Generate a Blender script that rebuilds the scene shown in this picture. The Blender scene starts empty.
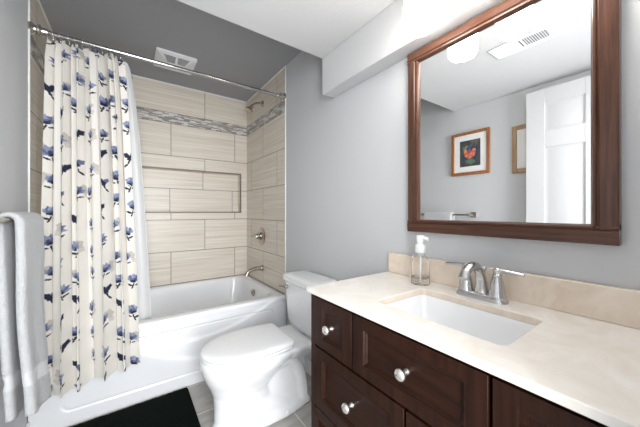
import bpy, bmesh, math, random
import numpy as np
from mathutils import Vector, Matrix, noise
random.seed(7)
PI = math.pi
scene = bpy.context.scene
COL = scene.collection

# ------------------------------------------------------------------ camera
W = 1.524            # room width (x), left wall x=0, right wall x=W
YB = 2.986           # back wall of the tub alcove
H = 1.195            # eye height
cam_d = bpy.data.cameras.new('camera'); cam = bpy.data.objects.new('camera', cam_d); COL.objects.link(cam)
cam.location = (0.4319, 0.0, H)
cam.rotation_euler = (PI/2, 0, -0.6147)
cam_d.sensor_width = 36; cam_d.lens = 271.16/640*36
cam_d.shift_y = (211.68-213.5)/640
cam_d.clip_start = 0.02
scene.camera = cam

# ------------------------------------------------------------------ world, lights, exposure
world = bpy.data.worlds.new('world'); scene.world = world; world.use_nodes = True
world.node_tree.nodes['Background'].inputs[0].default_value = (0.9, 0.95, 1.0, 1)
world.node_tree.nodes['Background'].inputs[1].default_value = 0.6
LAMP_GLOW = 11.5
def area(name, loc, rot, sx, sy, power, color=(1, 1, 1)):
    l = bpy.data.lights.new(name, 'AREA'); l.shape = 'RECTANGLE'; l.size = sx; l.size_y = sy
    l.energy = power; l.color = color
    o = bpy.data.objects.new(name, l); o.location = loc; o.rotation_euler = rot; COL.objects.link(o)
    return o
hl = area('doorway_fill_light', (0.58, -0.50, 1.20), (PI/2-.06, 0, -.12), 0.62, 1.6, 15.5, (0.96, 0.98, 1.0)); hl.data.spread = 2.1  # added unseen fill behind the camera, standing in for light from a hall
scene.view_settings.view_transform = 'Standard'
scene.view_settings.look = 'None'
scene.view_settings.gamma = 1
scene.view_settings.use_curve_mapping = False
scene.view_settings.exposure = 1.0

# ------------------------------------------------------------------ materials
def newmat(name):
    m = bpy.data.materials.new(name); m.use_nodes = True
    nt = m.node_tree; b = nt.nodes['Principled BSDF']
    return m, nt, b
def N(nt, t, **kw):
    n = nt.nodes.new(t)
    for k, v in kw.items(): setattr(n, k, v)
    return n
def mat(name, col, rough=0.5, metal=0.0, bump=0, bscale=200, var=0, vscale=4, coat=0, spec=0.5):
    m, nt, b = newmat(name)
    b.inputs['Base Color'].default_value = (*col, 1); b.inputs['Roughness'].default_value = rough
    b.inputs['Metallic'].default_value = metal; b.inputs['Coat Weight'].default_value = coat
    b.inputs['Specular IOR Level'].default_value = spec
    tc = N(nt, 'ShaderNodeTexCoord')
    if var:
        nz = N(nt, 'ShaderNodeTexNoise'); nz.inputs['Scale'].default_value = vscale; nz.inputs['Detail'].default_value = 4
        nt.links.new(tc.outputs['Object'], nz.inputs['Vector'])
        mx = N(nt, 'ShaderNodeMix', data_type='RGBA')
        nt.links.new(nz.outputs['Fac'], mx.inputs['Factor'])
        mx.inputs['A'].default_value = (*[c*(1-var) for c in col], 1); mx.inputs['B'].default_value = (*[min(1, c*(1+var)) for c in col], 1)
        nt.links.new(mx.outputs['Result'], b.inputs['Base Color'])
    if bump:
        nz = N(nt, 'ShaderNodeTexNoise'); nz.inputs['Scale'].default_value = bscale; nz.inputs['Detail'].default_value = 3
        nt.links.new(tc.outputs['Object'], nz.inputs['Vector'])
        bp = N(nt, 'ShaderNodeBump'); bp.inputs['Strength'].default_value = bump; bp.inputs['Distance'].default_value = 0.002
        nt.links.new(nz.outputs['Fac'], bp.inputs['Height']); nt.links.new(bp.outputs['Normal'], b.inputs['Normal'])
    return m

M = {}
M['wall'] = mat('grey_wall_paint', (0.60, 0.612, 0.627), 0.55, bump=0.15, bscale=120)
M['ceiling'] = mat('ceiling_paint', (0.62, 0.62, 0.625), 0.8, bump=0.5, bscale=60)
M['ceiling_grey'] = mat('upper_ceiling_grey', (0.345, 0.352, 0.37), 0.7, bump=0.4, bscale=60)  # upper ceiling, a darker grey than the lowered one
M['beam'] = mat('beam_paint', (0.62, 0.625, 0.63), 0.6, bump=0.1, bscale=120)
M['trimwhite'] = mat('white_trim', (0.82, 0.82, 0.80), 0.35)
M['porcelain'] = mat('white_porcelain', (0.86, 0.87, 0.88), 0.08, coat=0.6)
M['tub'] = mat('white_tub_acrylic', (0.86, 0.87, 0.89), 0.16, coat=0.4)
M['seat'] = mat('white_seat_plastic', (0.86, 0.87, 0.88), 0.2)
M['plastic'] = mat('white_plastic', (0.83, 0.84, 0.85), 0.35)
M['ventgrey'] = mat('vent_shadow_grey', (0.20, 0.20, 0.21), 0.6)
M['nickel'] = mat('brushed_nickel', (0.46, 0.41, 0.35), 0.24, 1.0)
M['steel'] = mat('satin_steel', (0.60, 0.60, 0.60), 0.22, 1.0)
M['chrome'] = mat('polished_chrome', (0.85, 0.85, 0.86), 0.08, 1.0)
M['rod'] = mat('rod_metal', (0.55, 0.54, 0.53), 0.14, 1.0)
M['flange'] = mat('flange_nickel', (0.62, 0.59, 0.55), 0.2, 1.0)
M['knob'] = mat('knob_nickel', (0.85, 0.82, 0.78), 0.25, 0.9)
M['dark'] = mat('dark_cavity', (0.015, 0.012, 0.011), 0.8)
M['mirror'] = mat('mirror_silver', (0.93, 0.94, 0.94), 0.0, 1.0)
M['paper'] = mat('mat_board', (0.86, 0.86, 0.84), 0.8)
M['liner'] = mat('liner_vinyl', (0.62, 0.62, 0.62), 0.5)
M['door'] = mat('white_door_paint', (0.62, 0.62, 0.63), 0.35)

def wood(name, c1, c2, axis, rough=0.3, scale=18, coat=0.3):
    m, nt, b = newmat(name)
    tc = N(nt, 'ShaderNodeTexCoord'); mp = N(nt, 'ShaderNodeMapping')
    s = [scale]*3; s[axis] = scale/18.0
    mp.inputs['Scale'].default_value = s
    nz = N(nt, 'ShaderNodeTexNoise'); nz.inputs['Scale'].default_value = 4; nz.inputs['Detail'].default_value = 6; nz.inputs['Distortion'].default_value = .4
    cr = N(nt, 'ShaderNodeValToRGB'); cr.color_ramp.elements[0].color = (*c1, 1); cr.color_ramp.elements[1].color = (*c2, 1)
    cr.color_ramp.elements[0].position = .3; cr.color_ramp.elements[1].position = .72
    nt.links.new(tc.outputs['Object'], mp.inputs['Vector']); nt.links.new(mp.outputs['Vector'], nz.inputs['Vector'])
    nt.links.new(nz.outputs['Fac'], cr.inputs['Fac']); nt.links.new(cr.outputs['Color'], b.inputs['Base Color'])
    b.inputs['Roughness'].default_value = rough; b.inputs['Coat Weight'].default_value = coat; b.inputs['Coat Roughness'].default_value = .25; b.inputs['Specular IOR Level'].default_value = .2
    return m
M['espresso_v'] = wood('espresso_wood_upright', (0.013, 0.0042, 0.0022), (0.034, 0.0115, 0.006), 2, .35, 18, 0)
M['espresso_h'] = wood('espresso_wood_level', (0.013, 0.0042, 0.0022), (0.034, 0.0115, 0.006), 1, .35, 18, 0)
M['brown_v'] = wood('mirror_wood_upright', (0.062, 0.026, 0.016), (0.13, 0.060, 0.038), 2, .28, 30)
M['brown_h'] = wood('mirror_wood_level', (0.062, 0.026, 0.016), (0.13, 0.060, 0.038), 1, .28, 30)
M['honey'] = wood('honey_frame_wood', (0.26, 0.085, 0.025), (0.42, 0.17, 0.06), 2, .35, 30)
M['oak'] = wood('pale_oak_frame_wood', (0.30, 0.19, 0.10), (0.46, 0.32, 0.19), 2, .4, 30)

def tile_mat(name, ax, joint, split=True):
    """large beige tiles with horizontal streaks; ax = world axis along the wall, joint = where a joint of even rows lies"""
    m, nt, b = newmat(name); L = nt.links.new
    tc = N(nt, 'ShaderNodeTexCoord'); sp = N(nt, 'ShaderNodeSeparateXYZ'); L(tc.outputs['Object'], sp.inputs[0])
    def math_(op, a, bb):
        n = N(nt, 'ShaderNodeMath', operation=op)
        for i, q in enumerate((a, bb)):
            if isinstance(q, (int, float)): n.inputs[i].default_value = q
            else: L(q, n.inputs[i])
        return n.outputs[0]
    u = math_('SUBTRACT', sp.outputs[ax], joint-0.31-6.2)
    z = sp.outputs['Z']
    zl = math_('SUBTRACT', z, 0.491-0.624*2)
    up = math_('GREATER_THAN', z, 2.11)
    corr = math_('MULTIPLY', up, -(2.155-0.491-0.312*5))
    v = math_('ADD', zl, corr)
    cb = N(nt, 'ShaderNodeCombineXYZ'); L(u, cb.inputs[0]); L(v, cb.inputs[1])
    br = N(nt, 'ShaderNodeTexBrick'); L(cb.outputs[0], br.inputs['Vector'])
    br.offset = .5; br.offset_frequency = 2; br.squash = 1
    br.inputs['Scale'].default_value = 1; br.inputs['Brick Width'].default_value = .62; br.inputs['Row Height'].default_value = .312
    br.inputs['Mortar Size'].default_value = .0028; br.inputs['Mortar Smooth'].default_value = .1; br.inputs['Bias'].default_value = 0
    br.inputs['Color1'].default_value = (0, 0, 0, 1); br.inputs['Color2'].default_value = (1, 1, 1, 1); br.inputs['Mortar'].default_value = (.5, .5, .5, 1)
    # streaks
    mp = N(nt, 'ShaderNodeCombineXYZ'); L(math_('MULTIPLY', u, 1.3), mp.inputs[0]); L(math_('MULTIPLY', v, 60), mp.inputs[1])
    off = math_('MULTIPLY', br.outputs['Color'], 37.0); L(off, mp.inputs[2])
    nz = N(nt, 'ShaderNodeTexNoise'); nz.inputs['Scale'].default_value = 1.0; nz.inputs['Detail'].default_value = 4; nz.inputs['Roughness'].default_value = .65
    L(mp.outputs[0], nz.inputs['Vector'])
    cr = N(nt, 'ShaderNodeValToRGB'); e = cr.color_ramp.elements
    e[0].position = .2; e[0].color = (0.56, 0.49, 0.40, 1); e[1].position = .72; e[1].color = (0.82, 0.765, 0.68, 1)
    L(nz.outputs['Fac'], cr.inputs['Fac'])
    mx = N(nt, 'ShaderNodeMix', data_type='RGBA'); L(br.outputs['Fac'], mx.inputs['Factor']); L(cr.outputs['Color'], mx.inputs['A'])
    mx.inputs['B'].default_value = (0.20, 0.175, 0.15, 1)
    L(mx.outputs['Result'], b.inputs['Base Color'])
    b.inputs['Roughness'].default_value = .32
    bp = N(nt, 'ShaderNodeBump'); bp.invert = True; bp.inputs['Strength'].default_value = .4; bp.inputs['Distance'].default_value = .002
    L(br.outputs['Fac'], bp.inputs['Height']); L(bp.outputs['Normal'], b.inputs['Normal'])
    return m
M['tile_back'] = tile_mat('beige_tile_back', 'X', 0.768)
M['tile_side'] = tile_mat('beige_tile_side', 'Y', 2.53)

def mosaic_mat(name, ax):
    m, nt, b = newmat(name); L = nt.links.new
    tc = N(nt, 'ShaderNodeTexCoord'); sp = N(nt, 'ShaderNodeSeparateXYZ'); L(tc.outputs['Object'], sp.inputs[0])
    cb = N(nt, 'ShaderNodeCombineXYZ'); L(sp.outputs[ax], cb.inputs[0])
    ad = N(nt, 'ShaderNodeMath', operation='SUBTRACT'); L(sp.outputs['Z'], ad.inputs[0]); ad.inputs[1].default_value = 2.052-.0101*20; L(ad.outputs[0], cb.inputs[1])
    br = N(nt, 'ShaderNodeTexBrick'); L(cb.outputs[0], br.inputs['Vector']); br.offset = .37; br.squash = 1.6; br.squash_frequency = 3
    br.inputs['Scale'].default_value = 1; br.inputs['Brick Width'].default_value = .055; br.inputs['Row Height'].default_value = .0101
    br.inputs['Mortar Size'].default_value = .0009; br.inputs['Bias'].default_value = 0
    br.inputs['Color1'].default_value = (0, 0, 0, 1); br.inputs['Color2'].default_value = (1, 1, 1, 1); br.inputs['Mortar'].default_value = (.5, .5, .5, 1)
    cr = N(nt, 'ShaderNodeValToRGB'); cr.color_ramp.interpolation = 'CONSTANT'; e = cr.color_ramp.elements
    e[0].position = 0; e[0].color = (.25, .24, .23, 1); e[1].position = .22; e[1].color = (.48, .45, .42, 1)
    for p, c in ((.42, (.70, .69, .67)), (.6, (.30, .29, .28)), (.74, (.72, .71, .69)), (.9, (.40, .33, .26))):
        q = e.new(p); q.color = (*c, 1)
    L(br.outputs['Color'], cr.inputs['Fac'])
    mx = N(nt, 'ShaderNodeMix', data_type='RGBA'); L(br.outputs['Fac'], mx.inputs['Factor']); L(cr.outputs['Color'], mx.inputs['A']); mx.inputs['B'].default_value = (.36, .34, .31, 1)
    L(mx.outputs['Result'], b.inputs['Base Color']); b.inputs['Roughness'].default_value = .25
    return m
M['mosaic_back'] = mosaic_mat('mosaic_back', 'X'); M['mosaic_side'] = mosaic_mat('mosaic_side', 'Y')

def floor_mat():
    m, nt, b = newmat('grey_floor_tile'); L = nt.links.new
    tc = N(nt, 'ShaderNodeTexCoord'); mp = N(nt, 'ShaderNodeMapping'); L(tc.outputs['Object'], mp.inputs['Vector'])
    # row joints at y = 1.415 + .305 k ; x joint 1.236 in the row below 1.415
    mp.inputs['Location'].default_value = (-1.236+.61*4, -1.415+.305*10, 0)
    br = N(nt, 'ShaderNodeTexBrick'); L(mp.outputs[0], br.inputs['Vector']); br.offset = .5
    br.inputs['Scale'].default_value = 1; br.inputs['Brick Width'].default_value = .61; br.inputs['Row Height'].default_value = .305
    br.inputs['Mortar Size'].default_value = .003; br.inputs['Bias'].default_value = 0
    br.inputs['Color1'].default_value = (0, 0, 0, 1); br.inputs['Color2'].default_value = (1, 1, 1, 1)
    nz = N(nt, 'ShaderNodeTexNoise'); nz.inputs['Scale'].default_value = 9; nz.inputs['Detail'].default_value = 6; nz.inputs['Roughness'].default_value = .6
    mp2 = N(nt, 'ShaderNodeMapping'); mp2.inputs['Scale'].default_value = (.5, 2.2, 1); L(tc.outputs['Object'], mp2.inputs['Vector']); L(mp2.outputs[0], nz.inputs['Vector'])
    cr = N(nt, 'ShaderNodeValToRGB'); e = cr.color_ramp.elements
    e[0].position = .3; e[0].color = (0.33, 0.31, 0.285, 1); e[1].position = .72; e[1].color = (0.48, 0.46, 0.43, 1)
    L(nz.outputs['Fac'], cr.inputs['Fac'])
    mx = N(nt, 'ShaderNodeMix', data_type='RGBA'); L(br.outputs['Fac'], mx.inputs['Factor']); L(cr.outputs['Color'], mx.inputs['A']); mx.inputs['B'].default_value = (.74, .71, .66, 1)
    L(mx.outputs['Result'], b.inputs['Base Color']); b.inputs['Roughness'].default_value = .35
    return m
M['floor'] = floor_mat()

def marble_mat(name, c1, c2, rough):
    m, nt, b = newmat(name); L = nt.links.new
    tc = N(nt, 'ShaderNodeTexCoord')
    nz = N(nt, 'ShaderNodeTexNoise'); nz.inputs['Scale'].default_value = 9; nz.inputs['Detail'].default_value = 9; nz.inputs['Roughness'].default_value = .62; nz.inputs['Distortion'].default_value = 1.4
    L(tc.outputs['Object'], nz.inputs['Vector'])
    cr = N(nt, 'ShaderNodeValToRGB'); e = cr.color_ramp.elements
    e[0].position = .32; e[0].color = (*c1, 1); e[1].position = .66; e[1].color = (*c2, 1)
    L(nz.outputs['Fac'], cr.inputs['Fac']); L(cr.outputs['Color'], b.inputs['Base Color'])
    b.inputs['Roughness'].default_value = rough
    return m
M['marble'] = marble_mat('cream_marble', (0.76, 0.71, 0.64), (0.84, 0.81, 0.765), .22)
M['splash'] = marble_mat('tan_marble', (0.72, 0.60, 0.48), (0.84, 0.74, 0.64), .25)

def terry(name, col, scale, strength, dist=0.004):
    m, nt, b = newmat(name); L = nt.links.new
    tc = N(nt, 'ShaderNodeTexCoord')
    nz = N(nt, 'ShaderNodeTexNoise'); nz.inputs['Scale'].default_value = scale; nz.inputs['Detail'].default_value = 4; nz.inputs['Roughness'].default_value = .8
    L(tc.outputs['Object'], nz.inputs['Vector'])
    mx = N(nt, 'ShaderNodeMix', data_type='RGBA'); L(nz.outputs['Fac'], mx.inputs['Factor'])
    mx.inputs['A'].default_value = (*[c*.8 for c in col], 1); mx.inputs['B'].default_value = (*[min(1, c*1.15) for c in col], 1)
    L(mx.outputs['Result'], b.inputs['Base Color']); b.inputs['Roughness'].default_value = .95; b.inputs['Specular IOR Level'].default_value = .1
    b.inputs['Sheen Weight'].default_value = .3 if col[0] > .1 else 0
    bp = N(nt, 'ShaderNodeBump'); bp.inputs['Strength'].default_value = strength; bp.inputs['Distance'].default_value = dist
    L(nz.outputs['Fac'], bp.inputs['Height']); L(bp.outputs['Normal'], b.inputs['Normal'])
    return m
M['terry'] = terry('white_terry', (0.68, 0.69, 0.70), 110, 1.0, .012)
M['terry_hem'] = terry('towel_hem_weave', (0.63, 0.64, 0.65), 700, .35)
M['mat'] = terry('dark_green_pile', (0.004, 0.008, 0.006), 220, 1.0, .008)

def cloth_mat():
    m, nt, b = newmat('flowered_cotton'); L = nt.links.new
    a = N(nt, 'ShaderNodeVertexColor'); a.layer_name = 'print'
    L(a.outputs['Color'], b.inputs['Base Color']); b.inputs['Roughness'].default_value = .9; b.inputs['Specular IOR Level'].default_value = .15
    tr = N(nt, 'ShaderNodeBsdfTranslucent'); L(a.outputs['Color'], tr.inputs['Color'])
    mx = N(nt, 'ShaderNodeMixShader'); mx.inputs[0].default_value = .25
    L(b.outputs[0], mx.inputs[1]); L(tr.outputs[0], mx.inputs[2]); L(mx.outputs[0], nt.nodes['Material Output'].inputs['Surface'])
    return m
M['cloth'] = cloth_mat()
def print_mat():
    m, nt, b = newmat('printed_picture'); a = N(nt, 'ShaderNodeVertexColor'); a.layer_name = 'print'
    nt.links.new(a.outputs['Color'], b.inputs['Base Color']); b.inputs['Roughness'].default_value = .5
    return m
M['print'] = print_mat()
def glow_mat(name, strength):
    m, nt, b = newmat(name); b.inputs['Base Color'].default_value = (.9, .9, .88, 1)
    b.inputs['Emission Color'].default_value = (1, 0.955, 0.90, 1); b.inputs['Emission Strength'].default_value = strength
    return m
M['glow'] = glow_mat('lit_frosted_glass', LAMP_GLOW); M['bulb'] = glow_mat('lit_bulb', LAMP_GLOW*42)
def glass_mat(name, col, rough=0.0, ior=1.45):
    m, nt, b = newmat(name); b.inputs['Base Color'].default_value = (*col, 1); b.inputs['Transmission Weight'].default_value = 1
    b.inputs['Roughness'].default_value = rough; b.inputs['IOR'].default_value = ior
    return m
M['glass'] = glass_mat('clear_plastic', (1, 1, 1), 0.0, 1.12)
M['soap'] = glass_mat('clear_soap', (1.0, 0.985, 0.95), 0.0, 1.2)

# ------------------------------------------------------------------ object helpers
def link(name, me, m, parent=None, smooth=None):
    o = bpy.data.objects.new(name, me); COL.objects.link(o)
    if isinstance(m, str): m = M[m]
    if m is not None and not me.materials: me.materials.append(m)
    if parent: o.parent = parent; o.matrix_parent_inverse = Matrix.Translation(-parent.location)
    if smooth is not None:
        for p in me.polygons: p.use_smooth = True
        if smooth < 180: me.set_sharp_from_angle(angle=math.radians(smooth))
    return o
def build(name, bm, m, parent=None, smooth=35, bevel=0, seg=2):
    bmesh.ops.remove_doubles(bm, verts=bm.verts, dist=1e-6)
    bmesh.ops.recalc_face_normals(bm, faces=bm.faces)
    me = bpy.data.meshes.new(name); bm.to_mesh(me); bm.free()
    o = link(name, me, m, parent, smooth)
    if bevel:
        md = o.modifiers.new('bevel', 'BEVEL'); md.width = bevel; md.segments = seg; md.limit_method = 'ANGLE'; md.angle_limit = math.radians(40)
        md.harden_normals = False
        for p in me.polygons: p.use_smooth = True
        me.set_sharp_from_angle(angle=math.radians(60))
    return o
def BM(): return bmesh.new()
def box(bm, x0, x1, y0, y1, z0, z1, mi=0):
    v = [bm.verts.new(p) for p in ((x0,y0,z0),(x1,y0,z0),(x1,y1,z0),(x0,y1,z0),(x0,y0,z1),(x1,y0,z1),(x1,y1,z1),(x0,y1,z1))]
    for f in ((0,3,2,1),(4,5,6,7),(0,1,5,4),(1,2,6,5),(2,3,7,6),(3,0,4,7)):
        bm.faces.new([v[i] for i in f]).material_index = mi
    return v
def loft(bm, rings, cap0=True, cap1=True, closed=True):
    vs = [[bm.verts.new(p) for p in r] for r in rings]
    n = len(vs[0])
    for a, b in zip(vs, vs[1:]):
        for i in range(n if closed else n-1):
            j = (i+1) % n
            bm.faces.new((a[i], a[j], b[j], b[i]))
    if cap0: bm.faces.new(list(reversed(vs[0])))
    if cap1: bm.faces.new(vs[-1])
    return vs
def lathe(bm, prof, center=(0,0,0), axis='Z', n=32, sgn=1):
    """prof = [(r, h)]"""
    rings = []
    for r, h in prof:
        ring = []
        for i in range(n):
            a = 2*PI*i/n; c, s = max(r, 1e-5)*math.cos(a), max(r, 1e-5)*math.sin(a)
            p = {'Z': (c, s, h*sgn), 'X': (h*sgn, c, s), 'Y': (c, h*sgn, s)}[axis]
            ring.append(tuple(center[k]+p[k] for k in range(3)))
        rings.append(ring)
    loft(bm, rings)
def tube(bm, pts, rad, n=14, sx=1.0, up=None):
    """tube along pts; rad scalar or list; sx widens the sideways axis"""
    P = [Vector(p) for p in pts]; R = rad if isinstance(rad, (list, tuple)) else [rad]*len(P)
    rings = []; u = None
    for i, p in enumerate(P):
        t = (P[min(i+1, len(P)-1)]-P[max(i-1, 0)]).normalized()
        if u is None:
            u = Vector(up) if up else (Vector((0,0,1)) if abs(t.z) < .9 else Vector((0,1,0)))
        u = (u-t*u.dot(t)).normalized(); w = t.cross(u)
        s = sx[i] if isinstance(sx, (list, tuple)) else sx
        rings.append([p+u*math.cos(2*PI*k/n)*R[i]+w*math.sin(2*PI*k/n)*R[i]*s for k in range(n)])
    loft(bm, rings)
def smoothpath(pts, m=6):
    P = [Vector(p) for p in pts]; out = []
    for i in range(len(P)-1):
        p0, p1, p2, p3 = P[max(i-1,0)], P[i], P[i+1], P[min(i+2,len(P)-1)]
        for k in range(m):
            t = k/m
            out.append(.5*((2*p1)+(-p0+p2)*t+(2*p0-5*p1+4*p2-p3)*t*t+(-p0+3*p1-3*p2+p3)*t**3))
    out.append(P[-1]); return out
def lerpl(vals, m=6):
    out = []
    for a, b in zip(vals, vals[1:]): out += [a+(b-a)*k/m for k in range(m)]
    return out+[vals[-1]]
def rrect(x0, x1, y0, y1, r, z, n=6):
    pts = []
    for cx, cy, a0 in ((x1-r, y1-r, 0), (x0+r, y1-r, PI/2), (x0+r, y0+r, PI), (x1-r, y0+r, 1.5*PI)):
        for k in range(n+1):
            a = a0+PI/2*k/n; pts.append((cx+r*math.cos(a), cy+r*math.sin(a), z))
    return pts
def thing(name, label, cat, loc=(0,0,0), group=None):
    o = bpy.data.objects.new(name, None); COL.objects.link(o); o.location = loc; o.empty_display_size = .05
    o['label'] = label; o['category'] = cat
    if group: o['group'] = group
    bpy.context.view_layer.update()
    return o
def tag(o, label, cat, group=None):
    o['label'] = label; o['category'] = cat
    if group: o['group'] = group
    return o
def struct(o): o['kind'] = 'structure'; return o
def gridmesh(name, nu, nv, P, m, parent=None, colors=None, closed_u=False, smooth=180):
    """P: (nv, nu, 3) array"""
    me = bpy.data.meshes.new(name)
    idx = np.arange(nu*nv).reshape(nv, nu)
    if closed_u: idx = np.concatenate([idx, idx[:, :1]], 1)
    q = np.stack([idx[:-1, :-1], idx[:-1, 1:], idx[1:, 1:], idx[1:, :-1]], -1).reshape(-1, 4)
    me.vertices.add(nu*nv); me.vertices.foreach_set('co', P.reshape(-1).astype(np.float32))
    me.loops.add(q.size); me.loops.foreach_set('vertex_index', q.reshape(-1).astype(np.int32))
    me.polygons.add(len(q)); me.polygons.foreach_set('loop_start', np.arange(0, q.size, 4, dtype=np.int32))
    me.polygons.foreach_set('loop_total', np.full(len(q), 4, np.int32)); me.update(calc_edges=True); me.validate()
    if colors is not None:
        at = me.color_attributes.new('print', 'FLOAT_COLOR', 'POINT')
        c = np.concatenate([colors.reshape(-1, 3), np.ones((nu*nv, 1))], 1)
        at.data.foreach_set('color', c.reshape(-1).astype(np.float32))
    return link(name, me, m, parent, smooth)

# ------------------------------------------------------------------ room shell
YT = 2.057           # where the tiled surround starts
ZH, ZL = 2.436, 2.162   # high ceiling over tub and toilet, lowered ceiling by the door
YW = 1.391
bm = BM(); box(bm, -.1, W+.1, -.12, YB+.25, -.08, 0); struct(build('floor', bm, 'floor'))
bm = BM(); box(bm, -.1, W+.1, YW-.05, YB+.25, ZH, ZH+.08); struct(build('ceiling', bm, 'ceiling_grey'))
bm = BM(); box(bm, -.1, W+.1, -.12, YW, ZL, ZH+.08); struct(build('ceiling_lowered', bm, 'ceiling'))
def wall2(name, x0, x1, side):
    bm = BM(); box(bm, x0, x1, -.12, YT, 0, ZH, 0); box(bm, x0, x1, YT, YB+.25, 0, ZH, 1)
    me_o = build(name, bm, None); me_o.data.materials.append(M['wall']); me_o.data.materials.append(M['tile_side']); struct(me_o)
wall2('wall_left', -.1, 0, 0); wall2('wall_right', W, W+.1, 1)
# back wall with a recessed shelf niche
NX0, NX1, NZ0, NZ1, ND = .33, 1.45, 1.193, 1.607, .09
bm = BM()
box(bm, 0, W, YB, YB+.25, 0, NZ0); box(bm, 0, W, YB, YB+.25, NZ1, ZH)
box(bm, 0, NX0, YB, YB+.25, NZ0, NZ1); box(bm, NX1, W, YB, YB+.25, NZ0, NZ1)
box(bm, NX0, NX1, YB+ND, YB+.25, NZ0, NZ1)
struct(build('wall_back', bm, 'tile_back'))
# wall by the door, camera stands in its doorway
bm = BM(); box(bm, -.0, .075, -.12, -.012, 0, ZL); box(bm, .90, W, -.12, -.012, 0, ZL); box(bm, .075, .90, -.12, -.012, 2.10, ZL)
struct(build('wall_front', bm, 'wall'))
# beam under the lowered ceiling along the vanity wall
XB, ZB = 1.4313, 1.933
bm = BM(); box(bm, XB, W, -.012, YW, ZB, ZL); struct(build('trim_1', bm, 'beam', bevel=.003))
# mosaic band
bm = BM(); box(bm, 0, W, YB-.002, YB, 2.052, 2.153); struct(build('trim_2', bm, 'mosaic_back'))
bm = BM(); box(bm, W-.002, W, YT, YB-.002, 2.052, 2.153); struct(build('trim_3', bm, 'mosaic_side'))
bm = BM(); box(bm, 0, .002, YT, YB-.002, 2.052, 2.153); struct(build('trim_4', bm, 'mosaic_side'))
# white edge trims of the tile
bm = BM(); box(bm, W-.008, W, YT-.011, YT, .46, ZH); struct(build('trim_5', bm, 'trimwhite', bevel=.002))
bm = BM(); box(bm, 0, .008, YT-.011, YT, .46, ZH); struct(build('trim_6', bm, 'trimwhite', bevel=.002))
bm = BM()
box(bm, 0, W, YB-.006, YB-.0, ZH-.009, ZH); box(bm, W-.006, W, YT, YB-.006, ZH-.009, ZH); box(bm, 0, .006, YT, YB-.006, ZH-.009, ZH)
struct(build('trim_7', bm, 'trimwhite'))
# niche edging
NE = mat('niche_edging', (0.20, 0.165, 0.13), .4)
bm = BM(); e = .011
box(bm, NX0-e, NX1+e, YB-.003, YB+.012, NZ1, NZ1+e); box(bm, NX0-e, NX1+e, YB-.003, YB+.012, NZ0-e, NZ0)
box(bm, NX0-e, NX0, YB-.003, YB+.012, NZ0, NZ1); box(bm, NX1, NX1+e, YB-.003, YB+.012, NZ0, NZ1)
struct(build('trim_8', bm, NE))
# baseboards
bm = BM(); box(bm, W-.012, W, .93, YT-.03, 0, .10); struct(build('baseboard_right', bm, 'trimwhite', bevel=.003))
bm = BM(); box(bm, 0, .012, 0, YT-.03, 0, .10); struct(build('baseboard_left', bm, 'trimwhite', bevel=.003))

# open door leaf resting back against the left wall
def panel_door():
    x0, x1, y0, y1, z0, z1 = .046, .082, .012, .79, .01, 2.10
    bm = BM(); box(bm, x0, x1-.008, y0, y1, z0, z1)
    w = y1-y0; st = .115; mu = .11; pw = (w-2*st-mu)/2
    ys = [(y0+st, y0+st+pw), (y1-st-pw, y1-st)]
    zs = [(.24, .78), (.93, 1.665), (1.79, 1.99)]
    # raised rails and stiles
    box(bm, x1-.009, x1, y0, y0+st, z0, z1); box(bm, x1-.009, x1, y1-st, y1, z0, z1); box(bm, x1-.009, x1, ys[0][1], ys[1][0], z0, z1)
    rails = [(z0, .24), (.78, .93), (1.665, 1.79), (1.99, z1)]
    for a, b in rails:
        for q in ys: box(bm, x1-.009, x1, q[0], q[1], a, b)
    d = struct(build('door_1', bm, 'door', bevel=.003))
    for a, b in zs:
        for q in ys:
            bm = BM()
            i1, i2 = .012, .045
            loft(bm, [[(x1-.009, q[0]+i1, a+i1), (x1-.009, q[1]-i1, a+i1), (x1-.009, q[1]-i1, b-i1), (x1-.009, q[0]+i1, b-i1)],
                      [(x1-.002, q[0]+i2, a+i2), (x1-.002, q[1]-i2, a+i2), (x1-.002, q[1]-i2, b-i2), (x1-.002, q[0]+i2, b-i2)]])
            build('door_panel', bm, 'door', d)
    bm = BM(); lathe(bm, [(0, 0), (.032, 0), (.032, .006), (.012, .012), (.011, .035), (.024, .042), (.028, .055), (.022, .066), (0, .068)], (x1, .73, .95), 'X')
    build('door_knob', bm, 'nickel', d)
    for hz in (.25, 1.05, 1.85):
        bm = BM(); box(bm, .0, .05, .000, .012, hz-.045, hz+.045); tube(bm, [(.05, .006, hz-.045), (.05, .006, hz+.045)], .006)
        build('hinge', bm, 'nickel', d)
panel_door()
bm = BM(); box(bm, .0, .0, 0, 0, 0, 0) if False else None; bm.free()

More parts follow.
